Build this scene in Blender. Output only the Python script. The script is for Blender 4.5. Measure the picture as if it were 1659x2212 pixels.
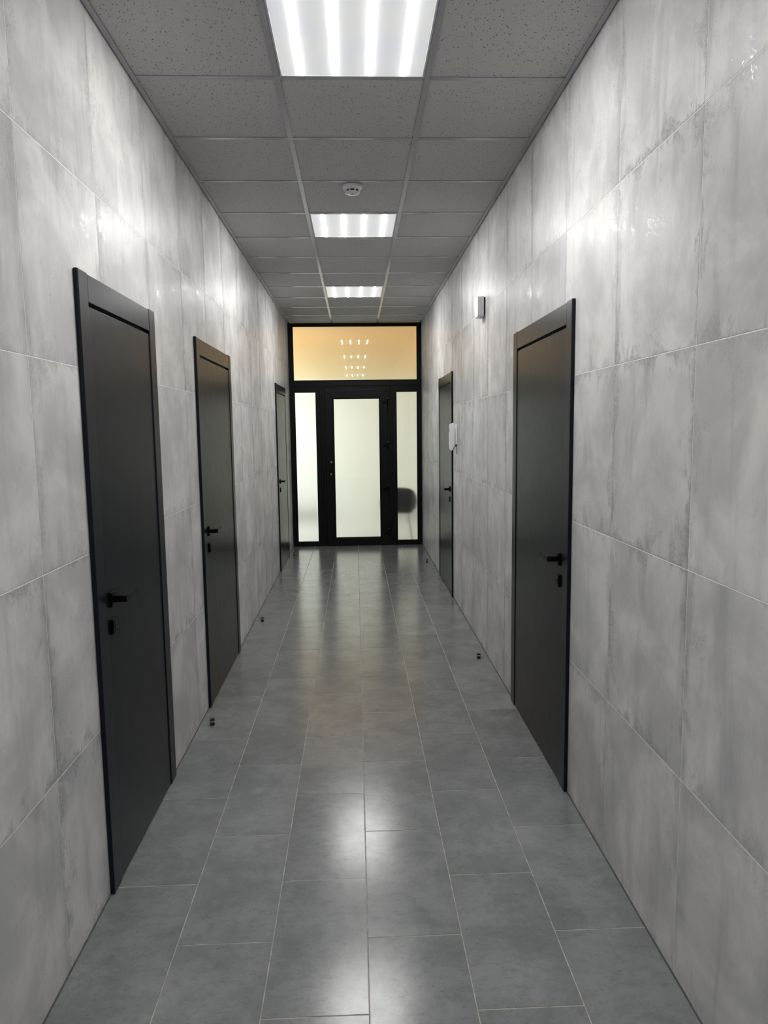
import bpy, bmesh, math
from mathutils import Matrix, Vector

# ------------------------------------------------------------------ clear
for o in list(bpy.data.objects):
    bpy.data.objects.remove(o)
S = bpy.context.scene
C = S.collection

# ------------------------------------------------------------------ sizes (metres)
W = 1.7586          # corridor width
H = 2.968           # ceiling height
YE = 9.644          # face of the glazed partition
YB = -4.40          # back of the corridor
TX = 0.5796         # left ceiling T bar
Y0 = 3.0464         # a cross bar of the ceiling grid
GP = 0.6            # ceiling grid pitch

# ------------------------------------------------------------------ camera
yaw, pitch, roll = 0.03813, -0.11597, -0.0129
fw = Vector((math.sin(yaw) * math.cos(pitch), math.cos(yaw) * math.cos(pitch), math.sin(pitch)))
r0 = Vector((math.cos(yaw), -math.sin(yaw), 0))
u0 = r0.cross(fw)
rt = r0 * math.cos(roll) + u0 * math.sin(roll)
up = -r0 * math.sin(roll) + u0 * math.cos(roll)
cd = bpy.data.cameras.new('camera')
cam = bpy.data.objects.new('camera', cd)
C.objects.link(cam)
m = Matrix((rt, up, -fw)).transposed().to_4x4()
m.translation = Vector((0.86747, 0, 1.57724))
cam.matrix_world = m
cd.sensor_fit = 'HORIZONTAL'
cd.sensor_width = 36.0
cd.lens = 36.0 * 1547.17 / 1659
cd.clip_start = 0.02
S.camera = cam

# ------------------------------------------------------------------ world, exposure
w = bpy.data.worlds.new('world')
S.world = w
w.use_nodes = True
w.node_tree.nodes['Background'].inputs[0].default_value = (0.75, 0.85, 1, 1)
w.node_tree.nodes['Background'].inputs[1].default_value = 0.6
S.view_settings.view_transform = 'Standard'
S.view_settings.look = 'None'
S.view_settings.exposure = 0.0
S.view_settings.gamma = 1.0
S.view_settings.use_curve_mapping = False
cy = S.cycles
cy.use_denoising = True
cy.adaptive_threshold = 0.004
cy.max_bounces = 12
cy.diffuse_bounces = 6
cy.glossy_bounces = 5
cy.transmission_bounces = 8
cy.sample_clamp_indirect = 8.0

STRIP_POWER = 246.0      # radiance of the LED strips in the ceiling lights
DAY_POWER = 80.0        # area lamp standing in for the vestibule's daylight
WARM_POWER = 17.0       # warm downlights of the vestibule

# ------------------------------------------------------------------ node helpers
class NT:
    def __init__(s, name):
        s.m = bpy.data.materials.new(name)
        s.m.use_nodes = True
        s.t = s.m.node_tree
        s.b = s.t.nodes['Principled BSDF']
        s.out = s.t.nodes['Material Output']

    def n(s, kind, **kw):
        x = s.t.nodes.new(kind)
        for k, v in kw.items():
            setattr(x, k, v)
        return x

    def put(s, sock, v):
        if isinstance(v, bpy.types.NodeSocket):
            s.t.links.new(v, sock)
        elif v is not None:
            if hasattr(sock.default_value, '__len__') and not hasattr(v, '__len__'):
                v = [v] * len(sock.default_value)
            sock.default_value = v

    def math(s, op, a, b=None, c=None, clamp=False):
        x = s.n('ShaderNodeMath', operation=op, use_clamp=clamp)
        s.put(x.inputs[0], a)
        if b is not None: s.put(x.inputs[1], b)
        if c is not None: s.put(x.inputs[2], c)
        return x.outputs[0]

    def pos(s):
        g = s.n('ShaderNodeNewGeometry')
        x = s.n('ShaderNodeSeparateXYZ')
        s.t.links.new(g.outputs['Position'], x.inputs[0])
        return x.outputs[0], x.outputs[1], x.outputs[2]

    def objpos(s):
        g = s.n('ShaderNodeTexCoord')
        x = s.n('ShaderNodeSeparateXYZ')
        s.t.links.new(g.outputs['Object'], x.inputs[0])
        return x.outputs[0], x.outputs[1], x.outputs[2]

    def vec(s, x, y, z=0.0):
        c = s.n('ShaderNodeCombineXYZ')
        s.put(c.inputs[0], x); s.put(c.inputs[1], y); s.put(c.inputs[2], z)
        return c.outputs[0]

    def noise(s, v, scale, detail=4, rough=0.55, dist=0.0):
        x = s.n('ShaderNodeTexNoise')
        s.put(x.inputs['Vector'], v)
        x.inputs['Scale'].default_value = scale
        x.inputs['Detail'].default_value = detail
        x.inputs['Roughness'].default_value = rough
        x.inputs['Distortion'].default_value = dist
        return x.outputs[0]

    def white(s, v):
        x = s.n('ShaderNodeTexWhiteNoise', noise_dimensions='3D')
        s.put(x.inputs['Vector'], v)
        return x.outputs['Value']

    def ramp(s, v, a, b, lo=0.0, hi=1.0, smooth=True):
        x = s.n('ShaderNodeMapRange', interpolation_type='SMOOTHSTEP' if smooth else 'LINEAR')
        s.put(x.inputs[0], v)
        for i, q in zip((1, 2, 3, 4), (a, b, lo, hi)):
            s.put(x.inputs[i], q)
        return x.outputs[0]

    def mix(s, f, a, b, mode='MIX'):
        x = s.n('ShaderNodeMix', data_type='RGBA', blend_type=mode)
        s.put(x.inputs[0], f)
        s.put(x.inputs[6], (*a, 1) if isinstance(a, tuple) else a)
        s.put(x.inputs[7], (*b, 1) if isinstance(b, tuple) else b)
        return x.outputs[2]

    def bump(s, h, strength, dist, prev=None):
        x = s.n('ShaderNodeBump')
        x.inputs['Strength'].default_value = strength
        x.inputs['Distance'].default_value = dist
        s.put(x.inputs['Height'], h)
        if prev is not None: s.put(x.inputs['Normal'], prev)
        return x.outputs[0]

    def set(s, **kw):
        for k, v in kw.items():
            k = {'base': 'Base Color', 'rough': 'Roughness', 'metal': 'Metallic', 'normal': 'Normal',
                 'spec': 'Specular IOR Level', 'coat': 'Coat Weight', 'coat_rough': 'Coat Roughness',
                 'trans': 'Transmission Weight', 'ior': 'IOR', 'ecol': 'Emission Color', 'estr': 'Emission Strength'}[k]
            if k in ('Base Color', 'Emission Color') and isinstance(v, tuple): v = (*v, 1)
            s.put(s.b.inputs[k], v)
        return s.m


def plain(name, col, rough=0.5, metal=0.0, var=0.06, scale=40, bump=0.0, **kw):
    """simple painted / moulded surface with a little procedural unevenness"""
    t = NT(name)
    x, y, z = t.objpos()
    n = t.noise(t.vec(x, y, z), scale, 3)
    c = t.mix(t.ramp(n, 0.3, 0.7), tuple(q * (1 - var) for q in col), tuple(min(1, q * (1 + var)) for q in col))
    t.set(base=c, rough=t.ramp(n, 0.2, 0.8, rough * 0.93, rough * 1.07), metal=metal, **kw)
    if bump:
        t.set(normal=t.bump(t.noise(t.vec(x, y, z), scale * 8, 2), bump, 0.0005))
    return t.m


def wall_material(name, y_phase, seed):
    """600 mm concrete-look porcelain slabs, stacked bond"""
    t = NT(name)
    x, y, z = t.pos()
    PW, PH = 0.5922, 0.5955
    u = t.math('DIVIDE', t.math('SUBTRACT', y, y_phase), PW)
    v = t.math('DIVIDE', t.math('ADD', z, 0.0043), PH)
    iu, iv = t.math('FLOOR', u), t.math('FLOOR', v)
    fu, fv = t.math('SUBTRACT', u, iu), t.math('SUBTRACT', v, iv)
    du = t.math('MULTIPLY', t.math('MINIMUM', fu, t.math('SUBTRACT', 1.0, fu)), PW)
    dv = t.math('MULTIPLY', t.math('MINIMUM', fv, t.math('SUBTRACT', 1.0, fv)), PH)
    d = t.math('MINIMUM', du, dv)
    r1 = t.white(t.vec(iu, iv, seed))
    r2 = t.white(t.vec(iv, iu, seed + 7.3))
    r3 = t.white(t.vec(iu, iv, seed + 3.1))
    py = t.math('ADD', y, t.math('MULTIPLY', r1, 37.0))
    pz = t.math('ADD', z, t.math('MULTIPLY', r2, 53.0))
    p = t.vec(py, pz, t.math('MULTIPLY', r3, 9.0))
    streakp = t.vec(t.math('MULTIPLY', py, 13.0), t.math('MULTIPLY', pz, 1.5), r3)
    finep = t.vec(t.math('MULTIPLY', py, 70.0), t.math('MULTIPLY', pz, 18.0), r3)
    cloud = t.noise(p, 3.2, 7, 0.62, 0.4)
    streak = t.noise(streakp, 1.0, 5, 0.6, 0.3)
    fine = t.noise(finep, 1.0, 4, 0.65)
    grain = t.noise(p, 160, 3, 0.7)
    blot = t.noise(t.vec(t.math('MULTIPLY', py, 1.7), pz, r2), 6.0, 8, 0.68, 0.5)
    # dark mineral marks gathering at slab edges and corners
    reach = t.math('ADD', 0.005, t.math('MULTIPLY', t.ramp(blot, 0.45, 0.72), 0.17))
    edge = t.math('SUBTRACT', 1.0, t.math('DIVIDE', d, reach), clamp=True)
    edge = t.math('MULTIPLY', t.math('MULTIPLY', t.ramp(edge, 0.0, 1.0), t.ramp(t.noise(p, 75, 5, 0.75), 0.36, 0.60, 0.35, 1.0)), t.ramp(r3, 0.0, 1.0, 0.35, 0.95))
    # vertical drips along the vertical joints
    side = t.math('MULTIPLY', t.math('SUBTRACT', 1.0, t.math('DIVIDE', du, 0.05), clamp=True), t.ramp(streak, 0.42, 0.7))
    light = (0.640, 0.632, 0.618)
    mid = (0.455, 0.455, 0.460)
    dark = (0.275, 0.280, 0.292)
    c = t.mix(t.ramp(cloud, 0.33, 0.66), light, mid)
    c = t.mix(t.math('MULTIPLY', t.ramp(streak, 0.48, 0.78), 0.45), c, dark)
    c = t.mix(t.math('MULTIPLY', edge, 0.85), c, dark)
    c = t.mix(t.math('MULTIPLY', side, 0.5), c, dark)
    c = t.mix(t.math('MULTIPLY', t.ramp(fine, 0.55, 0.8), 0.22), c, dark)
    c = t.mix(t.math('MULTIPLY', t.ramp(grain, 0.62, 0.75), 0.25), c, (0.30, 0.30, 0.31))
    # pink / cool cast per slab
    c = t.mix(t.math('MULTIPLY', r2, 0.55), c, t.mix(1.0, c, (0.985, 0.955, 0.945), 'MULTIPLY'))
    tone = t.ramp(r1, 0.0, 1.0, 0.93, 1.05, False)
    c = t.mix(1.0, c, t.vec(tone, tone, tone), 'MULTIPLY')
    rel = t.math('ADD', t.math('MULTIPLY', fine, 0.6), t.math('MULTIPLY', grain, 0.4))
    n1 = t.bump(rel, 0.22, 0.0012)
    fleck = t.math('MULTIPLY', t.ramp(t.noise(p, 150, 3, 0.6), 0.56, 0.64), t.ramp(blot, 0.48, 0.6))
    rough = t.ramp(fleck, 0.0, 1.0, 0.40, 0.17)
    return t.set(base=c, rough=rough, normal=n1, spec=t.ramp(fleck, 0.0, 1.0, 0.07, 0.45))


def floor_material():
    """300 x 600 slate-grey porcelain, half bond"""
    t = NT('floor_porcelain')
    x, y, z = t.pos()
    FW, FL = 0.2946, 0.5945
    u = t.math('DIVIDE', t.math('SUBTRACT', x, 0.2892), FW)
    iu = t.math('FLOOR', u)
    fu = t.math('SUBTRACT', u, iu)
    par = t.math('FLOORED_MODULO', iu, 2.0)
    v = t.math('DIVIDE', t.math('SUBTRACT', y, t.math('ADD', 2.0665, t.math('MULTIPLY', par, 0.3))), FL)
    iv = t.math('FLOOR', v)
    fv = t.math('SUBTRACT', v, iv)
    du = t.math('MULTIPLY', t.math('MINIMUM', fu, t.math('SUBTRACT', 1.0, fu)), FW)
    dv = t.math('MULTIPLY', t.math('MINIMUM', fv, t.math('SUBTRACT', 1.0, fv)), FL)
    r1 = t.white(t.vec(iu, iv, 1.7))
    r2 = t.white(t.vec(iv, iu, 5.1))
    px = t.math('ADD', x, t.math('MULTIPLY', r1, 31.0))
    py = t.math('ADD', y, t.math('MULTIPLY', r2, 47.0))
    p = t.vec(px, py, r1)
    pa = t.vec(px, t.math('MULTIPLY', py, 1.6), r2)
    cloud = t.noise(p, 5.0, 8, 0.66, 0.3)
    mottle = t.noise(pa, 22.0, 7, 0.72, 0.3)
    speck = t.noise(pa, 95.0, 4, 0.7)
    pale = t.noise(p, 13.0, 6, 0.7, 0.6)
    c = t.mix(t.ramp(cloud, 0.34, 0.66), (0.195, 0.202, 0.203), (0.138, 0.145, 0.147))
    c = t.mix(t.math('MULTIPLY', t.ramp(mottle, 0.46, 0.72), 0.45), c, (0.095, 0.100, 0.104))
    c = t.mix(t.math('MULTIPLY', t.ramp(pale, 0.5, 0.8), 0.22), c, (0.26, 0.265, 0.265))
    c = t.mix(t.math('MULTIPLY', t.ramp(speck, 0.60, 0.70), 0.7), c, (0.055, 0.058, 0.062))
    c = t.mix(t.math('MULTIPLY', t.ramp(t.noise(p, 120.0, 2), 0.70, 0.76), 0.4), c, (0.36, 0.36, 0.35))
    tone = t.ramp(r2, 0.0, 1.0, 0.92, 1.08, False)
    c = t.mix(1.0, c, t.vec(tone, tone, tone), 'MULTIPLY')
    n1 = t.bump(t.noise(p, 300, 3, 0.7), 0.03, 0.0004)
    rough = t.ramp(cloud, 0.3, 0.75, 0.19, 0.22)
    return t.set(base=c, rough=rough, normal=n1, spec=0.26, coat=0.32, coat_rough=0.20)


def ceiling_tile_material():
    """mineral fibre board with pin holes and short fissures"""
    t = NT('mineral_fibre')
    x, y, z = t.pos()
    ix = t.math('FLOOR', t.math('DIVIDE', t.math('SUBTRACT', x, TX), GP))
    iy = t.math('FLOOR', t.math('DIVIDE', t.math('SUBTRACT', y, Y0), GP))
    r = t.white(t.vec(ix, iy, 2.0))
    p = t.vec(t.math('ADD', x, t.math('MULTIPLY', r, 11.0)), y, 0.0)
    vo = t.n('ShaderNodeTexVoronoi')
    t.put(vo.inputs['Vector'], t.vec(t.math('ADD', x, t.math('MULTIPLY', r, 11.0)), t.math('MULTIPLY', y, 0.7), 0.0))
    vo.inputs['Scale'].default_value = 95.0
    keep = t.ramp(t.noise(p, 60, 2), 0.47, 0.53)
    hole = t.math('MULTIPLY', t.ramp(vo.outputs['Distance'], 0.17, 0.30, 1.0, 0.0), keep)
    base = t.mix(t.ramp(t.noise(p, 220, 3), 0.35, 0.65), (0.485, 0.480, 0.470), (0.56, 0.555, 0.545))
    tone = t.ramp(r, 0.0, 1.0, 0.97, 1.02, False)
    base = t.mix(1.0, base, t.vec(tone, tone, tone), 'MULTIPLY')
    c = t.mix(t.math('MULTIPLY', hole, 0.85), base, (0.10, 0.10, 0.10))
    n = t.bump(t.math('SUBTRACT', t.noise(p, 300, 2), t.math('MULTIPLY', hole, 1.5)), 0.4, 0.001)
    return t.set(base=c, rough=0.9, normal=n, spec=0.2)


def diffuser_material():
    """prismatic acrylic lit by four strips behind it"""
    t = NT('prismatic_diffuser')
    x, y, z = t.objpos()
    q = t.math('DIVIDE', x, 0.136)
    d = t.math('MULTIPLY', t.math('ABSOLUTE', t.math('SUBTRACT', t.math('FRACT', t.math('ADD', q, 10.0)), 0.5)), 0.136)
    glow = t.math('POWER', 2.718, t.math('MULTIPLY', d, -46.0))
    k = 2 * math.pi / 0.0062
    dots = t.math('MULTIPLY', t.math('SINE', t.math('MULTIPLY', x, k)), t.math('SINE', t.math('MULTIPLY', y, k)))
    dots = t.ramp(dots, -0.5, 0.6, 0.80, 1.12)
    e = t.math('MULTIPLY', t.math('ADD', 0.53, t.math('MULTIPLY', glow, 0.35)), dots)
    tint = t.mix(t.ramp(t.noise(t.vec(x, y, 0.0), 4.0, 2), 0.4, 0.6), (0.90, 0.93, 1.0), (0.97, 0.985, 0.96))
    return t.set(base=(0.5, 0.5, 0.5), rough=0.35, ecol=tint, estr=e)


def emit(name, col, strength):
    t = NT(name)
    t.set(base=(0.8, 0.8, 0.8), ecol=col, estr=strength)
    return t.m


def concrete_plain(name, col, rough=0.7):
    return plain(name, col, rough, var=0.05, scale=6)


def glass(name, rough):
    t = NT(name)
    x, y, z = t.pos()
    n = t.noise(t.vec(x, y, z), 3.0, 2)
    return t.set(base=(1, 1, 1), trans=1.0, rough=t.ramp(n, 0.3, 0.7, rough * 0.97, rough * 1.03), ior=1.65)


M = dict(
    wall_left=wall_material('slab_tiles_left', 1.9788, 1.0),
    wall_right=wall_material('slab_tiles_right', 1.8708, 5.0),
    floor=floor_material(),
    tile=ceiling_tile_material(),
    bar=plain('painted_steel_grid', (0.39, 0.39, 0.42), 0.17, var=0.02, spec=0.6),
    void=plain('plenum_black', (0.015, 0.015, 0.015), 0.9),
    door=plain('charcoal_laminate', (0.0042, 0.0062, 0.0095), 0.30, var=0.06, scale=14, bump=0.02, spec=0.16),
    casing=plain('charcoal_casing', (0.0046, 0.0062, 0.0110), 0.31, var=0.06, scale=14, bump=0.02, spec=0.20),
    black=plain('matt_black_metal', (0.0018, 0.0018, 0.002), 0.28, spec=0.12),
    black_satin=plain('black_satin', (0.012, 0.012, 0.012), 0.25),
    rubber=plain('black_rubber', (0.008, 0.008, 0.009), 0.45),
    alu=plain('black_powder_coat', (0.0022, 0.0024, 0.0034), 0.42, bump=0.05, spec=0.2),
    gasket=plain('gasket', (0.002, 0.002, 0.002), 0.7),
    chrome=plain('brushed_steel', (0.55, 0.56, 0.57), 0.25, 1.0),
    white=plain('white_plastic', (0.74, 0.745, 0.76), 0.35, var=0.02),
    grey=plain('grey_plastic', (0.22, 0.22, 0.20), 0.4),
    label=plain('pale_print', (0.45, 0.45, 0.46), 0.5),
    frame_white=plain('white_sheet_steel', (0.55, 0.55, 0.56), 0.35, var=0.02),
    grout=plain('pale_grout', (0.86, 0.85, 0.82), 0.8, scale=20),
    floor_grout=plain('beige_grout', (0.33, 0.31, 0.275), 0.85, scale=18, var=0.3),
    sealant=plain('joint_sealant', (0.075, 0.072, 0.062), 0.7, scale=20, var=0.3),
    diffuser=diffuser_material(),
    strip=emit('led_strip_lit', (1.0, 0.995, 0.975), STRIP_POWER),
    lamp=emit('warm_lamp_lit', (1.0, 0.46, 0.13), WARM_POWER),
    glass_clear=glass('glass_clear_face', 0.012),
    glass_frost=glass('glass_frosted_face', 0.29),
    plaster=concrete_plain('cream_plaster', (0.80, 0.80, 0.755)),
    ceil2=concrete_plain('ceiling_warm_glow', (0.76, 0.43, 0.17)),  # peach colour puts the glow of warm lamps into the ceiling
    soffit=concrete_plain('added_soffit_glow', (0.76, 0.62, 0.34)),  # yellowish colour carries the warm glow for the lower transom
    floor2=concrete_plain('pale_floor_tile', (0.62, 0.64, 0.64), 0.3),
    skirt=concrete_plain('grey_skirting', (0.16, 0.16, 0.165)),
    seat=plain('black_leatherette', (0.006, 0.0065, 0.007), 0.7, spec=0.2),
    leg=plain('steel_leg', (0.5, 0.5, 0.5), 0.3, 1.0),
)

# ------------------------------------------------------------------ mesh helpers
def box(bm, x0, x1, y0, y1, z0, z1, mi=0):
    x0, x1 = min(x0, x1), max(x0, x1)
    y0, y1 = min(y0, y1), max(y0, y1)
    z0, z1 = min(z0, z1), max(z0, z1)
    v = [bm.verts.new((x, y, z)) for x in (x0, x1) for y in (y0, y1) for z in (z0, z1)]
    fs = []
    for a in ((0, 1, 3, 2), (4, 6, 7, 5), (0, 4, 5, 1), (2, 3, 7, 6), (0, 2, 6, 4), (1, 5, 7, 3)):
        f = bm.faces.new([v[i] for i in a])
        f.material_index = mi
        fs.append(f)
    return fs


def prism(bm, pts, axis, a, b, mi=0):
    """extrude a polygon pts [(p,q)] along axis ('x','y','z') from a to b"""
    def P(p, q, s):
        return {'x': (s, p, q), 'y': (p, s, q), 'z': (p, q, s)}[axis]
    A = [bm.verts.new(P(p, q, a)) for p, q in pts]
    B = [bm.verts.new(P(p, q, b)) for p, q in pts]
    n = len(pts)
    fs = [bm.faces.new(A), bm.faces.new(list(reversed(B)))]
    for i in range(n):
        fs.append(bm.faces.new([A[i], B[i], B[(i + 1) % n], A[(i + 1) % n]]))
    for f in fs: f.material_index = mi
    return fs


def lathe(bm, prof, cx, cy_, seg=48, mi=0, power=2.0):
    """revolve (r, z) around a vertical axis; power > 2 makes a rounded square"""
    rings = []
    for r, z in prof:
        ring = []
        for i in range(seg):
            a = 2 * math.pi * i / seg
            c, s = math.cos(a), math.sin(a)
            k = (abs(c) ** power + abs(s) ** power) ** (-1 / power)
            ring.append(bm.verts.new((cx + r * k * c, cy_ + r * k * s, z)))
        rings.append(ring)
    for A, B in zip(rings, rings[1:]):
        for i in range(seg):
            f = bm.faces.new([A[i], A[(i + 1) % seg], B[(i + 1) % seg], B[i]])
            f.material_index = mi
    for ring in (rings[0], rings[-1]):
        f = bm.faces.new(ring)
        f.material_index = mi


def tube(bm, pts, r, seg=10, mi=0):
    pts = [Vector(p) for p in pts]
    rings = []
    for i, p in enumerate(pts):
        d = (pts[min(i + 1, len(pts) - 1)] - pts[max(i - 1, 0)]).normalized()
        a = d.cross(Vector((0, 0, 1)))
        if a.length < 1e-3: a = d.cross(Vector((1, 0, 0)))
        a.normalize()
        b = d.cross(a)
        rings.append([bm.verts.new(p + a * r * math.cos(2 * math.pi * k / seg) + b * r * math.sin(2 * math.pi * k / seg)) for k in range(seg)])
    for A, B in zip(rings, rings[1:]):
        for i in range(seg):
            f = bm.faces.new([A[i], A[(i + 1) % seg], B[(i + 1) % seg], B[i]])
            f.material_index = mi
    bm.faces.new(rings[0]).material_index = mi
    bm.faces.new(rings[-1]).material_index = mi


def build(name, bm, mats, parent=None, origin=None, bevel=0.0, seg=2, smooth=False, loc=None):
    bmesh.ops.recalc_face_normals(bm, faces=bm.faces)
    if origin is not None:
        for v in bm.verts: v.co -= Vector(origin)
    me = bpy.data.meshes.new(name)
    bm.to_mesh(me)
    bm.free()
    if not isinstance(mats, (list, tuple)): mats = [mats]
    for q in mats: me.materials.append(q)
    o = bpy.data.objects.new(name, me)
    C.objects.link(o)
    if parent is not None: o.parent = parent
    if origin is not None:
        pw = Vector((0, 0, 0))
        q = parent
        while q is not None:
            pw += q.location
            q = q.parent
        o.location = Vector(origin) - pw
    if bevel:
        b = o.modifiers.new('bevel', 'BEVEL')
        b.width = bevel
        b.segments = seg
        b.limit_method = 'ANGLE'
        b.angle_limit = math.radians(40)
    if smooth:
        for f in me.polygons: f.use_smooth = True
        try:
            me.set_sharp_from_angle(angle=math.radians(38))
        except Exception:
            pass
    return o


def tag(o, label=None, cat=None, group=None, kind=None):
    for k, v in (('label', label), ('category', cat), ('group', group), ('kind', kind)):
        if v: o[k] = v
    return o


def empty(name, loc, **kw):
    o = bpy.data.objects.new(name, None)
    o.empty_display_size = 0.1
    C.objects.link(o)
    o.location = loc
    return tag(o, **kw)


def part(name, bm, mats, root, **kw):
    """a part whose vertices were given in world coordinates"""
    c = Vector((0, 0, 0))
    for v in bm.verts: c += v.co
    c /= max(1, len(bm.verts))
    return build(name, bm, mats, root, origin=c, **kw)


B = bmesh.new

# ------------------------------------------------------------------ setting: floor
bm = B()
box(bm, -0.12, W + 0.12, YB - 0.1, YE + 0.04, -0.12, -0.0011, 1)
FWp, FLp, G2 = 0.2946, 0.5945, 0.0017
for ic_ in range(-2, 6):
    xa, xb = max(-0.12, 0.2892 + ic_ * FWp + G2), min(W + 0.12, 0.2892 + (ic_ + 1) * FWp - G2)
    for iy in range(-12, 14):
        ya = 2.0665 + (ic_ % 2) * 0.3 + iy * FLp
        ya, yb = max(YB - 0.1, ya + 0.0021), min(YE + 0.04, ya + FLp - 0.0021)
        if yb - ya > 0.004: box(bm, xa, xb, ya, yb, -0.010, 0.0, 0)
tag(build('floor', bm, [M['floor'], M['floor_grout']], bevel=0.0005, seg=1), 'slate grey porcelain tile floor laid in half bond along the corridor', 'floor', kind='structure')

# doors: side, near edge, far edge, leaf near, leaf far
DOORS = [
    ('l', 2.325, 3.180, 2.408, 3.093, 'charcoal flush door nearest the camera on the left wall'),
    ('l', 3.985, 5.060, 4.066, 4.976, 'charcoal flush door in the middle of the left wall'),
    ('l', 7.915, 8.960, 7.998, 8.878, 'charcoal flush door at the far end of the left wall'),
    ('r', 2.912, 3.985, 2.990, 3.897, 'large charcoal flush door nearest the camera on the right wall'),
    ('r', 6.545, 7.575, 6.625, 7.492, 'charcoal flush door beside the white intercom on the right wall'),
]
DH, LH = 2.086, 1.992       # top of casing, underside of head casing
OP = 0.03                   # opening edge sits this far inside the casing
TH = 0.14                   # wall thickness
ZW = H + 0.12


def wall(name, side, mat, label):
    bm = B()
    xa, xb = (-TH, 0.0) if side == 'l' else (W, W + TH)
    cuts = sorted((d[1] + OP, d[2] - OP) for d in DOORS if d[0] == side)
    # individual slabs with eased edges on a recessed bed of grout
    PW, PH, G = 0.5922, 0.5955, 0.0011
    ph = 1.9788 if side == 'l' else 1.8708
    fa, fb = (-0.010, 0.0) if side == 'l' else (W, W + 0.010)
    if side == 'l': xb = -0.0006
    else: xa = W + 0.0006
    for iy in range(-12, 14):
        ya, yb = ph + iy * PW + G, ph + (iy + 1) * PW - G
        ya, yb = max(ya, YB - 0.1), min(yb, YE + 0.1)
        if yb - ya < 0.01: continue
        for iz in range(0, 6):
            za, zb = max(0.0, iz * PH - 0.0043 + G), min(ZW, (iz + 1) * PH - 0.0043 - G)
            if zb <= za: continue
            spans = [(ya, yb, za)]
            for a, b in cuts:
                new = []
                for p, q, zl in spans:
                    if zl < DH - 0.03 and p < b and q > a:
                        if p < a: new.append((p, a, zl))
                        if q > b: new.append((b, q, zl))
                        if zb > DH - 0.03: new.append((max(p, a), min(q, b), DH - 0.03))
                    else: new.append((p, q, zl))
                spans = new
            for p, q, zl in spans:
                if q - p > 0.002: box(bm, fa, fb, p, q, zl, zb, 0)
    y = YB - 0.1
    for a, b in cuts:
        box(bm, xa, xb, y, a, 0, ZW, 1)
        box(bm, xa, xb, a, b, DH - 0.03, ZW, 1)
        y = b
    box(bm, xa, xb, y, YE + 0.1, 0, ZW, 1)
    return tag(build(name, bm, [mat, M['grout']], bevel=0.0006, seg=1), label, 'wall', kind='structure')


wall('wall_left', 'l', M['wall_left'], 'left wall clad in pale grey concrete look tiles')
wall('wall_right', 'r', M['wall_right'], 'right wall clad in pale grey concrete look tiles')
bm = B()
box(bm, -TH, W + TH, YB - 0.12, YB, 0, ZW)
tag(build('wall_back', bm, M['plaster']), 'plain wall closing the corridor behind the camera', 'wall', kind='structure')

# dark sealant joint between floor and walls, interrupted by the doors
for n, side in (('trim_1', 'l'), ('trim_2', 'r')):
    bm = B()
    y = YB
    xa, xb = (0, 0.0035) if side == 'l' else (W - 0.0035, W)
    for a, b in sorted((d[1], d[2]) for d in DOORS if d[0] == side) + [(YE, YE)]:
        box(bm, xa, xb, y, a, 0, 0.004)
        y = b
    tag(build(n, bm, M['sealant']), 'thin dark joint where the %s wall meets the floor' % ('left' if side == 'l' else 'right'), 'trim', kind='structure')

# ------------------------------------------------------------------ setting: ceiling
ceil = empty('ceiling', (0, 0, H), label='suspended ceiling of speckled grey mineral fibre tiles in a steel grid', cat='ceiling', kind='structure')
LIGHT_ROWS = [-1, 3, 7, -5, -9]             # grid rows holding a ceiling light
rows = range(-13, 12)
bm = B()
zc = H + 0.004
for k in rows:
    ya, yb = Y0 + GP * k, Y0 + GP * (k + 1)
    ya, yb = max(ya, YB), min(yb, YE + 0.03)
    if yb <= ya: continue
    for xa, xb, c in ((-0.02, TX, 0), (TX, TX + GP, 1), (TX + GP, W + 0.02, 2)):
        if c == 1 and k in LIGHT_ROWS: continue
        box(bm, xa + 0.003, xb - 0.003, ya + 0.003, yb - 0.003, zc, zc + 0.015)
build('ceiling_tiles', bm, M['tile'], ceil, origin=(0, 0, H))
bm = B()
hb = 0.012
for x in (TX, TX + GP):
    box(bm, x - hb, x + hb, YB, YE + 0.02, H - 0.0005, H + 0.0035)
    box(bm, x - 0.002, x + 0.002, YB, YE + 0.02, H + 0.0035, H + 0.035)
for k in rows:
    y = Y0 + GP * k
    if y < YB or y > YE: continue
    for xa, xb in ((0.024, TX - hb), (TX + hb, TX + GP - hb), (TX + GP + hb, W - 0.024)):
        box(bm, xa, xb, y - hb, y + hb, H + 0.0002, H + 0.0035)
build('ceiling_grid', bm, M['bar'], ceil, origin=(0, 0, H))
bm = B()
for xa, xb in ((0.0035, 0.024), (W - 0.024, W - 0.0035)):
    box(bm, xa, xb, YB, YE + 0.02, H - 0.001, H + 0.0035)
build('edge_angle', bm, M['bar'], ceil, origin=(0, 0, H))
bm = B()
box(bm, -TH, W + TH, YB - 0.12, YE + 0.1, H + 0.09, H + 0.13)
build('plenum_cover', bm, M['void'], ceil, origin=(0, 0, H))

# ------------------------------------------------------------------ glazed partition at the far end
YF = YE                 # visible front face
YR = YE + 0.07


def frame_ring(bm, x0, x1, z0, z1, gx0, gx1, gz0, gz1, ya, yb):
    """mitred rectangular frame between outer and inner rectangles"""
    o = [(x0, z0), (x1, z0), (x1, z1), (x0, z1)]
    i = [(gx0, gz0), (gx1, gz0), (gx1, gz1), (gx0, gz1)]
    for k in range(4):
        n = (k + 1) % 4
        prism(bm, [o[k], o[n], i[n], i[k]], 'y', ya, yb)


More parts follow.
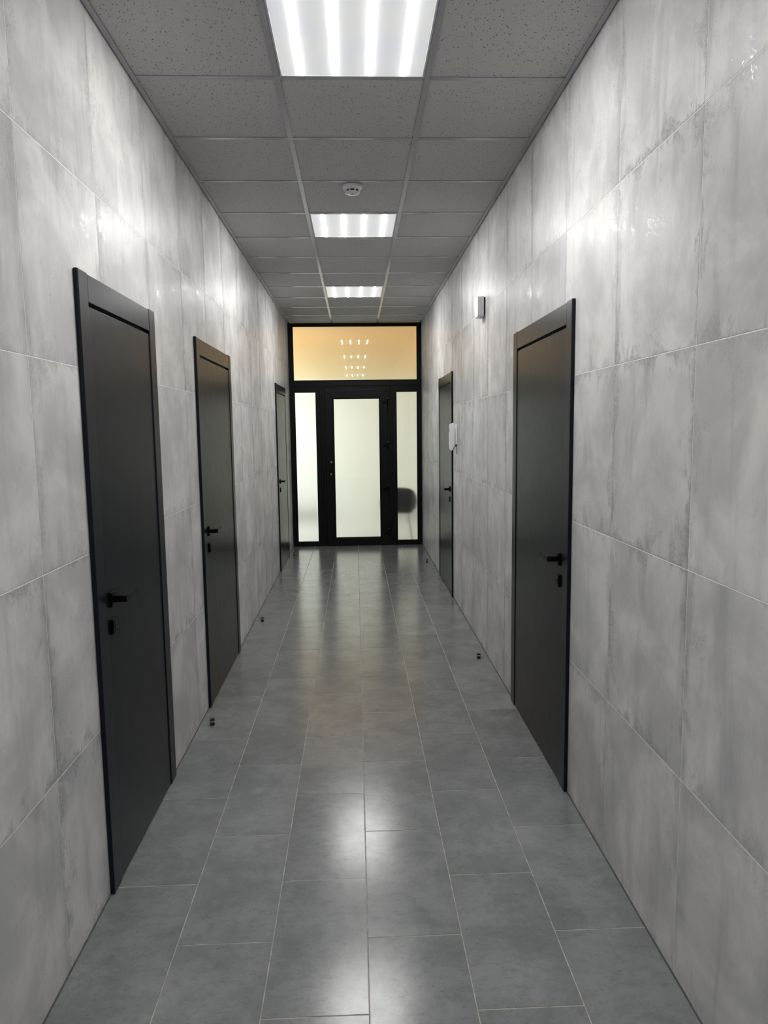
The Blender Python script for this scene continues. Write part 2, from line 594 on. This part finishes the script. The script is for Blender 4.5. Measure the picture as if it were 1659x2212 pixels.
def pane(name, root, x0, x1, z0, z1, y):
    bm = B()
    fs = box(bm, x0, x1, y, y + 0.006, z0, z1, 0)
    for f in fs:
        if all(abs(v.co.y - (y + 0.006)) < 1e-5 for v in f.verts): f.material_index = 1
    return part(name, bm, [M['glass_clear'], M['glass_frost']], root)


def glazed(name, x0, x1, z0, z1, gx0, gx1, gz0, gz1, label, cat, ya=YF, bead=0.014):
    root = empty(name, ((x0 + x1) / 2, ya, z0), label=label, cat=cat, kind='structure')
    bm = B()
    frame_ring(bm, x0, x1, z0, z1, gx0 - bead, gx1 + bead, gz0 - bead, gz1 + bead, ya, YR)
    part('window_frame', bm, M['alu'], root, bevel=0.002)
    bm = B()
    frame_ring(bm, gx0 - bead, gx1 + bead, gz0 - bead, gz1 + bead, gx0, gx1, gz0, gz1, ya + 0.004, ya + 0.026)
    part('glazing_bead', bm, M['alu'], root, bevel=0.002)
    pane('pane', root, gx0 - 0.006, gx1 + 0.006, gz0 - 0.006, gz1 + 0.006, ya + 0.026)
    return root


g = 0.0012
glazed('window_1', 0.001, W - 0.001, 2.146, H - 0.002, 0.067, 1.694, 2.224, 2.915,
       'wide frosted transom pane glowing warm orange above the entrance door', 'window')
glazed('window_2', 0.001, 0.401, 0.001, 2.132, 0.073, 0.343, 0.066, 2.062,
       'narrow frosted side pane left of the black entrance door', 'window')
glazed('window_3', 1.361, W - 0.001, 0.001, 2.132, 1.423, 1.691, 0.066, 2.060,
       'narrow frosted side pane right of the entrance door with the dark chair behind', 'window')

door = empty('door_6', ((0.47 + 1.297) / 2, YF, 0), label='black framed entrance door with a tall frosted glass pane at the corridor end', cat='door', kind='structure')
bm = B()
# fixed door frame: stepped jambs and head
for xa, xb, ya in ((0.402, 0.430, YF - 0.001), (0.4315, 0.4655, YF - 0.008), (1.3335, 1.360, YF - 0.001), (1.2985, 1.332, YF - 0.008)):
    box(bm, xa, xb, ya, YR, 0.001, 2.131)
box(bm, 0.4665, 1.2975, YF - 0.008, YR, 2.0975, 2.131)
box(bm, 0.001, W - 0.001, YF + 0.01, YR - 0.01, 2.130, 2.148)
box(bm, 0.4665, 1.2975, YF + 0.012, YR - 0.01, 0.0, 0.006)
part('door_frame', bm, M['alu'], door, bevel=0.002)
leaf_bm = B()
frame_ring(leaf_bm, 0.467, 1.297, 0.005, 2.094, 0.571, 1.200, 0.103, 1.986, YF - 0.012, YR - 0.005)
leaf = part('door_leaf', leaf_bm, M['alu'], door, bevel=0.0025)
bm = B()
frame_ring(bm, 0.571, 1.200, 0.103, 1.986, 0.586, 1.185, 0.117, 1.972, YF - 0.006, YF + 0.022)
part('glazing_bead', bm, M['alu'], leaf, bevel=0.002)
pane('pane', leaf, 0.580, 1.191, 0.111, 1.978, YF + 0.022)
for zc_ in (1.93, 1.35, 0.77, 0.18):
    bm = B()
    box(bm, 1.232, 1.296, YF - 0.024, YF - 0.011, zc_ - 0.022, zc_ + 0.022)
    bm2 = bm
    tubepts = [(1.300, YF - 0.022, zc_ - 0.045), (1.300, YF - 0.022, zc_ + 0.045)]
    tube(bm2, tubepts, 0.009, 16)
    part('hinge', bm2, M['black'], door, bevel=0.0015)
    bm = B()
    tube(bm, [(1.300, YF - 0.022, zc_ + 0.0455), (1.300, YF - 0.022, zc_ + 0.0525)], 0.0085, 14)  # bright steel end, enlarged so each hinge shows a small glint
    hb_ = [o for o in door.children if o.name.startswith('hinge')][-1]
    tag(part('hinge_glint_cap', bm, M['chrome'], hb_), 'bright metal cap shaped to give the hinge its small glint')
# knob on a dark rose, and the lock below it
bm = B()
tube(bm, [(0.541, YF - 0.012, 1.140), (0.541, YF - 0.020, 1.140)], 0.024, 28)
tube(bm, [(0.541, YF - 0.020, 1.140), (0.541, YF - 0.048, 1.140)], 0.010, 20)
kn = part('knob_rose', bm, M['black'], leaf, bevel=0.001)
bm = B()
tube(bm, [(0.541, YF - 0.048, 1.140), (0.541, YF - 0.052, 1.140), (0.541, YF - 0.064, 1.140), (0.541, YF - 0.067, 1.140)], 0.0135, 24)
tag(part('knob', bm, M['grey'], leaf, bevel=0.002), 'small grey metal pull knob')
bm = B()
box(bm, 0.516, 0.546, YF - 0.017, YF - 0.012, 0.945, 1.035)
part('lock_plate', bm, M['black'], leaf, bevel=0.002)
bm = B()
tube(bm, [(0.531, YF - 0.016, 0.982), (0.531, YF - 0.021, 0.982)], 0.008, 20)
box(bm, 0.5275, 0.5345, YF - 0.0205, YF - 0.016, 0.962, 0.978)
part('lock_cylinder', bm, M['chrome'], leaf)
for x in (0.449, 1.315):
    bm = B()
    box(bm, x - 0.013, x + 0.013, YF - 0.004, YF + 0.002, 0.008, 0.015)
    tag(part('bolt_keeper', bm, M['white'], door, bevel=0.001), 'small pale keeper at the foot of the frame')

# ------------------------------------------------------------------ flush doors along the corridor
def flush_door(n, side, y0, y1, l0, l1, label):
    sx = 1 if side == 'l' else -1
    X = lambda d: (d if side == 'l' else W - d)       # distance proud of the wall
    root = empty('door_%d' % n, (X(0), (y0 + y1) / 2, 0), label=label, cat='door', kind='structure')
    for a, b in ((y0, l0 - 0.0015), (l1 + 0.0015, y1)):
        bm = B()
        box(bm, X(0.0005), X(0.016), a, b, 0.001, DH)
        part('side_casing', bm, M['casing'], root, bevel=0.004, seg=3)
    bm = B()
    box(bm, X(0.0005), X(0.0150), l0 - 0.0005, l1 + 0.0005, LH + 0.002, DH - 0.004)
    part('head_casing', bm, M['casing'], root, bevel=0.0015)
    # jamb lining with rebate
    bm = B()
    a, b = y0 + OP + 0.0005, y1 - OP - 0.0005
    for p, q in ((a, l0 - 0.003), (l1 + 0.006, b)):
        box(bm, X(0.0), X(-0.13), p, q, 0.001, DH - 0.031)
    box(bm, X(0.0), X(-0.13), l0 - 0.003, l1 + 0.006, LH - 0.0015, DH - 0.031)
    part('jamb', bm, M['casing'], root)
    bm = B()
    box(bm, X(-0.052), X(-0.06), a, b, 0.001, DH - 0.031)
    part('jamb_stop', bm, M['gasket'], root)
    bm = B()
    box(bm, X(0.012), X(-0.040), l0 + 0.0022, l1 - 0.005, 0.005, LH - 0.011)
    leaf = part('door_leaf', bm, M['door'], root, bevel=0.0012)
    bm = B()
    box(bm, X(-0.002), X(-0.01), l0 + 0.001, l1 + 0.004, LH - 0.007, LH - 0.003)
    box(bm, X(-0.002), X(-0.01), l1 - 0.0005, l1 + 0.004, 0.005, LH - 0.003)
    part('seal', bm, M['gasket'], root)
    # lever on a square rose
    hy = l0 + 0.058
    bm = B()
    box(bm, X(0.012), X(0.0195), hy - 0.026, hy + 0.026, 0.978, 1.030)
    box(bm, X(0.0195), X(0.0230), hy - 0.0245, hy + 0.0245, 0.9795, 1.0285)
    part('lever_rose', bm, M['black'], leaf, bevel=0.001)
    bm = B()
    zt = 1.004
    box(bm, X(0.023), X(0.068), hy - 0.009, hy + 0.009, zt - 0.011, zt + 0.011)
    box(bm, X(0.058), X(0.068), hy + 0.009, hy + 0.120, zt - 0.011, zt + 0.011)
    part('lever_handle', bm, M['black'], leaf, bevel=0.0012)
    bm = B()
    box(bm, X(0.012), X(0.0195), hy - 0.026, hy + 0.026, 0.883, 0.935)
    box(bm, X(0.0195), X(0.0230), hy - 0.0245, hy + 0.0245, 0.8845, 0.9335)
    lp = part('lock_rose', bm, M['black'], leaf, bevel=0.001)
    bm = B()
    tube(bm, [(X(0.0225), hy, 0.916), (X(0.0245), hy, 0.916)], 0.0085, 20)
    box(bm, X(0.0225), X(0.0245), hy - 0.005, hy + 0.005, 0.895, 0.912)
    part('key_cylinder', bm, M['black_satin'], leaf, bevel=0.0004)
    return root


for i, (s, y0, y1, l0, l1, lab) in enumerate(DOORS):
    flush_door(i + 1, s, y0, y1, l0, l1, lab)

# ------------------------------------------------------------------ ceiling lights
def ceiling_light():
    """origin at the centre of the panel, on the ceiling plane"""
    root = empty('ceiling_light', (0, 0, 0))
    h, q = 0.2865, 0.2785
    bm = B()
    for a in ((-h, -q, -h, h), (q, h, -h, h), (-q, q, -h, -q), (-q, q, q, h)):
        box(bm, *a, -0.0005, 0.006)
    build('light_frame', bm, M['frame_white'], root, bevel=0.001)
    bm = B()
    box(bm, -h, h, -h, h, 0.010, 0.055)
    build('light_housing', bm, M['frame_white'], root)
    bm = B()
    box(bm, -q, q, -q, q, 0.001, 0.004)
    build('diffuser', bm, M['diffuser'], root)
    for x in (-0.204, -0.068, 0.068, 0.204):
        bm = B()
        box(bm, x - 0.0072, x + 0.0072, -0.268, 0.268, -0.0002, 0.0012)
        tag(build('led_strip', bm, M['strip'], root), 'brightly glowing LED strip')
    return root


def copy_tree(o, parent=None):
    c = o.copy()
    C.objects.link(c)
    c.parent = parent
    for ch in list(o.children):
        copy_tree(ch, c)
    return c


LL = {-1: 'square LED ceiling panel nearest the camera, cut by the top of the picture',
      3: 'square LED ceiling panel just beyond the smoke detector',
      7: 'farthest and smallest LED ceiling panel, near the glazed end',
      -5: 'square LED ceiling panel just behind the camera',
      -9: 'square LED ceiling panel at the back of the corridor'}
proto = ceiling_light()
for i, k in enumerate(LIGHT_ROWS):
    o = proto if i == 0 else copy_tree(proto)
    o.location = (TX + GP / 2, Y0 + GP * k + GP / 2, H)
    tag(o, LL[k], 'ceiling light', 'LED panels in the corridor ceiling')

# ------------------------------------------------------------------ smoke detector
sx_, sy_ = 0.874, 4.315
sm = empty('smoke_detector', (sx_, sy_, H), label='round white smoke detector on the ceiling before the second light panel', cat='smoke detector')
bm = B()
lathe(bm, [(0.050, H + 0.0), (0.056, H - 0.0015), (0.056, H - 0.014), (0.053, H - 0.0175), (0.047, H - 0.023), (0.0435, H - 0.0265)], sx_, sy_, 64)
part('base', bm, M['white'], sm, smooth=True)
bm = B()
lathe(bm, [(0.036, H - 0.0255), (0.036, H - 0.0385)], sx_, sy_, 48)
part('smoke_chamber', bm, M['gasket'], sm, smooth=True)
for k in range(8):
    a0 = 2 * math.pi * (k + 0.5) / 8
    bm = B()
    c, s = math.cos(a0), math.sin(a0)
    pts = []
    for r, t_ in ((0.034, -0.0045), (0.043, -0.0045), (0.043, 0.0045), (0.034, 0.0045)):
        pts.append((sx_ + r * c - t_ * s, sy_ + r * s + t_ * c))
    prism(bm, pts, 'z', H - 0.039, H - 0.0255)
    part('vent_rib', bm, M['white'], sm)
bm = B()
lathe(bm, [(0.041, H - 0.0365), (0.0415, H - 0.0385), (0.038, H - 0.0435), (0.031, H - 0.0465), (0.012, H - 0.047)], sx_, sy_, 64)
cap = part('cap', bm, M['white'], sm, smooth=True)
bm = B()
lathe(bm, [(0.016, H - 0.0465), (0.016, H - 0.0478)], sx_ + 0.002, sy_ - 0.002, 4)
tag(part('cap_mark', bm, M['label'], cap), 'grey diamond shaped printed mark')
for s in (-1, 1):
    bm = B()
    tube(bm, [(sx_ + s * 0.040, sy_ - 0.010, H - 0.033), (sx_ + s * 0.053, sy_ - 0.008, H - 0.025)], 0.0016, 8)
    part('clip', bm, M['chrome'], sm)

# ------------------------------------------------------------------ white alarm box on the right wall
X = lambda d: W - d
sn = empty('motion_sensor', (W, 4.995, 2.39), label='small white alarm box high on the right wall', cat='motion sensor')
bm = B()
box(bm, X(0.0), X(0.010), 4.945, 5.045, 2.335, 2.452)
part('mounting_plate', bm, M['gasket'], sn)
def rrect(a0, a1, b0, b1, r, n=6):
    pts = []
    for cx_, cy2, s0 in ((a1 - r, b1 - r, 0), (a0 + r, b1 - r, 90), (a0 + r, b0 + r, 180), (a1 - r, b0 + r, 270)):
        for k in range(n + 1):
            a = math.radians(s0 + 90 * k / n)
            pts.append((cx_ + r * math.cos(a), cy2 + r * math.sin(a)))
    return pts
bm = B()
prism(bm, rrect(4.932, 5.058, 2.322, 2.460, 0.014), 'x', X(0.010), X(0.026))
part('back_shell', bm, M['white'], sn, bevel=0.0015)
bm = B()
prism(bm, rrect(4.934, 5.056, 2.324, 2.458, 0.014), 'x', X(0.0262), X(0.052))
part('front_cover', bm, M['white'], sn, bevel=0.003, seg=3)

# ------------------------------------------------------------------ intercom handset
ic = empty('intercom', (W, 6.32, 1.40), label='white intercom handset on the right wall beside the far door', cat='intercom')
def arc_profile(pts, n=6):
    """Catmull-Rom through closed points"""
    out = []
    m_ = len(pts)
    for i in range(m_):
        p0, p1, p2, p3 = (Vector(pts[(i + j - 1) % m_]) for j in range(4))
        for k in range(n):
            t_ = k / n
            out.append(tuple(0.5 * ((2 * p1) + (p2 - p0) * t_ + (2 * p0 - 5 * p1 + 4 * p2 - p3) * t_ ** 2 + (3 * p1 - p0 - 3 * p2 + p3) * t_ ** 3)))
    return out
bm = B()
bp = [(X(0.0), 1.430), (X(0.0), 1.606), (X(0.006), 1.606), (X(0.014), 1.58), (X(0.017), 1.52), (X(0.014), 1.46), (X(0.006), 1.430)]
prism(bm, bp, 'y', 6.275, 6.365)
part('wall_plate', bm, M['white'], ic, bevel=0.002, smooth=True)
bm = B()
prism(bm, arc_profile([(X(0.0615), 1.604), (X(0.0655), 1.54), (X(0.0655), 1.46), (X(0.0620), 1.395), (X(0.054), 1.378), (X(0.043), 1.380),
                       (X(0.028), 1.410), (X(0.020), 1.47), (X(0.020), 1.54), (X(0.024), 1.600), (X(0.030), 1.618), (X(0.048), 1.611)]), 'y', 6.292, 6.348)
hs = part('handset', bm, M['white'], ic, bevel=0.004, seg=3, smooth=True)
bm = B()
box(bm, X(0.0645), X(0.0675), 6.303, 6.337, 1.538, 1.570)
part('button_panel', bm, M['grey'], hs, bevel=0.001)
bm = B()
box(bm, X(0.0675), X(0.0690), 6.313, 6.327, 1.548, 1.562)
part('door_button', bm, M['label'], hs, bevel=0.001)
bm = B()
box(bm, X(0.002), X(0.016), 6.295, 6.315, 1.414, 1.430)
part('cord_clip', bm, M['rubber'], ic, bevel=0.001)
bm = B()
tube(bm, [(X(0.008), 6.30, 1.416), (X(0.007), 6.298, 1.38), (X(0.0045), 6.297, 1.345)], 0.0018, 8)
tube(bm, [(X(0.010), 6.305, 1.418), (X(0.024), 6.31, 1.398), (X(0.040), 6.318, 1.386)], 0.0022, 8)
part('cord', bm, M['rubber'], ic)

# ------------------------------------------------------------------ door stops
def door_stop():
    root = empty('door_stop', (0, 0, 0))
    bm = B()
    lathe(bm, [(0.0115, 0.0), (0.0118, 0.001), (0.0118, 0.019)], 0, 0, 40, power=4)
    build('stop_base', bm, M['rubber'], root, smooth=True)
    bm = B()
    lathe(bm, [(0.0118, 0.0185), (0.0150, 0.0190), (0.0158, 0.0205), (0.0158, 0.0245), (0.0150, 0.0265), (0.0118, 0.027)], 0, 0, 40, power=4)
    tag(build('steel_ring', bm, M['chrome'], root, smooth=True), 'bright steel ring')
    bm = B()
    lathe(bm, [(0.0118, 0.0268), (0.0118, 0.033), (0.0105, 0.035)], 0, 0, 40, power=4)
    build('rubber_top', bm, M['rubber'], root, smooth=True)
    return root


ds = door_stop()
STOPS = [(0.069, 3.742, 'black door stop on the floor between the two near doors of the left wall'),
         (0.068, 5.842, 'black door stop on the floor beyond the middle door of the left wall'),
         (0.072, 8.953, 'tiny far black door stop on the floor at the far door of the left wall'),
         (1.687, 4.747, 'black door stop on the floor beyond the near door of the right wall'),
         (1.686, 8.337, 'tiny far black door stop on the floor beyond the intercom door on the right')]
for i, (x, y, lab) in enumerate(STOPS):
    o = ds if i == 0 else copy_tree(ds)
    o.location = (x, y, 0)
    tag(o, lab, 'door stop', 'black floor door stops')

# ------------------------------------------------------------------ vestibule behind the frosted glass
VX0, VX1, VY0, VY1, VH = -1.0, 2.75, YR + 0.001, YE + 3.1, 2.99
def slab(name, dims, mat, label, cat):
    bm = B()
    box(bm, *dims)
    return tag(build(name, bm, mat), label, cat, kind='structure')
slab('floor_vestibule', (VX0, VX1, YE + 0.04, VY1 + 0.1, -0.12, -0.001), M['floor2'], 'pale floor of the room behind the frosted glass', 'floor')
slab('ceiling_vestibule', (VX0 - 0.1, VX1 + 0.1, YE + 0.1, VY1 + 0.1, VH, VH + 0.1), M['ceil2'], 'ceiling of the room behind the frosted glass with warm light put into its colour', 'ceiling')
slab('trim_3', (VX0, VX1, VY1 - 0.45, VY1, 2.38, VH), M['soffit'], 'added soffit along the far wall behind the glass, coloured for the warm transom glow', 'trim')  # added block; its colour brings warm light into the transom view
slab('wall_far', (VX0 - 0.1, VX1 + 0.1, VY1, VY1 + 0.1, 0, VH), M['plaster'], 'cream far wall of the room behind the frosted glass', 'wall')
slab('wall_vestibule_right', (VX1, VX1 + 0.1, YE + 0.1, VY1, 0, VH), M['plaster'], 'cream right wall of the room behind the glass', 'wall')
slab('wall_front_left', (VX0 - 0.1, -TH, YE + 0.02, YE + 0.1, 0, VH), M['plaster'], 'cream wall left of the partition on the far side', 'wall')
slab('wall_front_right', (W + TH, VX1 + 0.1, YE + 0.02, YE + 0.1, 0, VH), M['plaster'], 'cream wall right of the partition on the far side', 'wall')
bm = B()
for a in ((YE + 0.1, YE + 0.5, 0, VH), (YE + 2.7, VY1, 0, VH), (YE + 0.5, YE + 2.7, 0, 0.5), (YE + 0.5, YE + 2.7, 2.5, VH)):
    box(bm, VX0 - 0.1, VX0, *a)
tag(build('wall_vestibule_left', bm, M['plaster']), 'cream left wall of the room behind the glass with an added opening for the daylight lamp', 'wall', kind='structure')
slab('baseboard_far', (VX0, 0.42, VY1 - 0.015, VY1, 0.0, 0.13), M['skirt'], 'grey baseboard on the far wall left part', 'baseboard')
slab('baseboard_far_right', (1.42, VX1, VY1 - 0.015, VY1, 0.0, 0.13), M['skirt'], 'grey baseboard on the far wall right part', 'baseboard')

def area(name, loc, rot, sx, sy, power, col, parent=None):
    l = bpy.data.lights.new(name, 'AREA')
    l.shape = 'RECTANGLE'
    l.size, l.size_y, l.energy, l.color = sx, sy, power, col
    o = bpy.data.objects.new(name, l)
    C.objects.link(o)
    o.location, o.rotation_euler = loc, rot
    if parent: o.parent = parent
    return o
# unseen area lamp at an added side opening, standing in for daylight
area('daylight', (VX0 - 0.12, YE + 1.6, 1.5), (0, -math.pi / 2, 0), 2.0, 2.2, DAY_POWER, (0.87, 1.0, 0.97))
for x in (-0.55, 2.3):
    vl = empty('ceiling_light', (x, YE + 2.55, VH), label='round warm downlight in the vestibule ceiling, %s one' % ('left' if x < 1 else 'right'), cat='ceiling light', group='warm vestibule downlights')
    bm = B()
    lathe(bm, [(0.09, VH), (0.09, VH - 0.02), (0.07, VH - 0.025)], x, YE + 2.55, 32)
    part('trim_ring', bm, M['frame_white'], vl)
    bm = B()
    lathe(bm, [(0.06, VH - 0.024), (0.06, VH - 0.06), (0.04, VH - 0.075)], x, YE + 2.55, 32)
    part('lamp_bulb', bm, M['lamp'], vl)

# tub chair close behind the right pane
cx0, cy0 = 1.455, YE + 0.44
ch = empty('armchair', (cx0, cy0, 0), label='dark tub armchair seen blurred through the right side pane', cat='armchair')
bm = B()
N = 28
inner, outer = [], []
prof = []
rings = []
for k in range(N + 1):
    a = math.radians(180 + 12 + (156) * k / N)        # open towards +y
    tt = abs(k / N - 0.5) * 2
    top = 0.765 - 0.22 * tt ** 3
    bot = 0.44 + 0.02 * tt
    ring = []
    for r, z in ((0.250, bot), (0.262, bot + 0.05), (0.268, top - 0.03), (0.255, top), (0.225, top), (0.212, top - 0.03), (0.215, bot)):
        k4 = (abs(math.cos(a)) ** 2.6 + abs(math.sin(a)) ** 2.6) ** (-1 / 2.6)
        ring.append(bm.verts.new((cx0 + r * k4 * math.cos(a), cy0 + r * k4 * math.sin(a), z)))
    rings.append(ring)
for A_, B_ in zip(rings, rings[1:]):
    for i in range(7):
        bm.faces.new([A_[i], A_[(i + 1) % 7], B_[(i + 1) % 7], B_[i]])
bm.faces.new(rings[0]); bm.faces.new(rings[-1])
part('backrest', bm, M['seat'], ch, smooth=True)
bm = B()
lathe(bm, [(0.20, 0.40), (0.212, 0.41), (0.212, 0.47), (0.19, 0.485)], cx0, cy0, 40, power=3)
part('seat', bm, M['seat'], ch, smooth=True)
for dx in (-1, 1):
    for dy in (-1, 1):
        bm = B()
        tube(bm, [(cx0 + dx * 0.13, cy0 + dy * 0.13, 0.41), (cx0 + dx * 0.19, cy0 + dy * 0.19, 0.0)], 0.009, 10)
        part('leg', bm, M['leg'], ch)
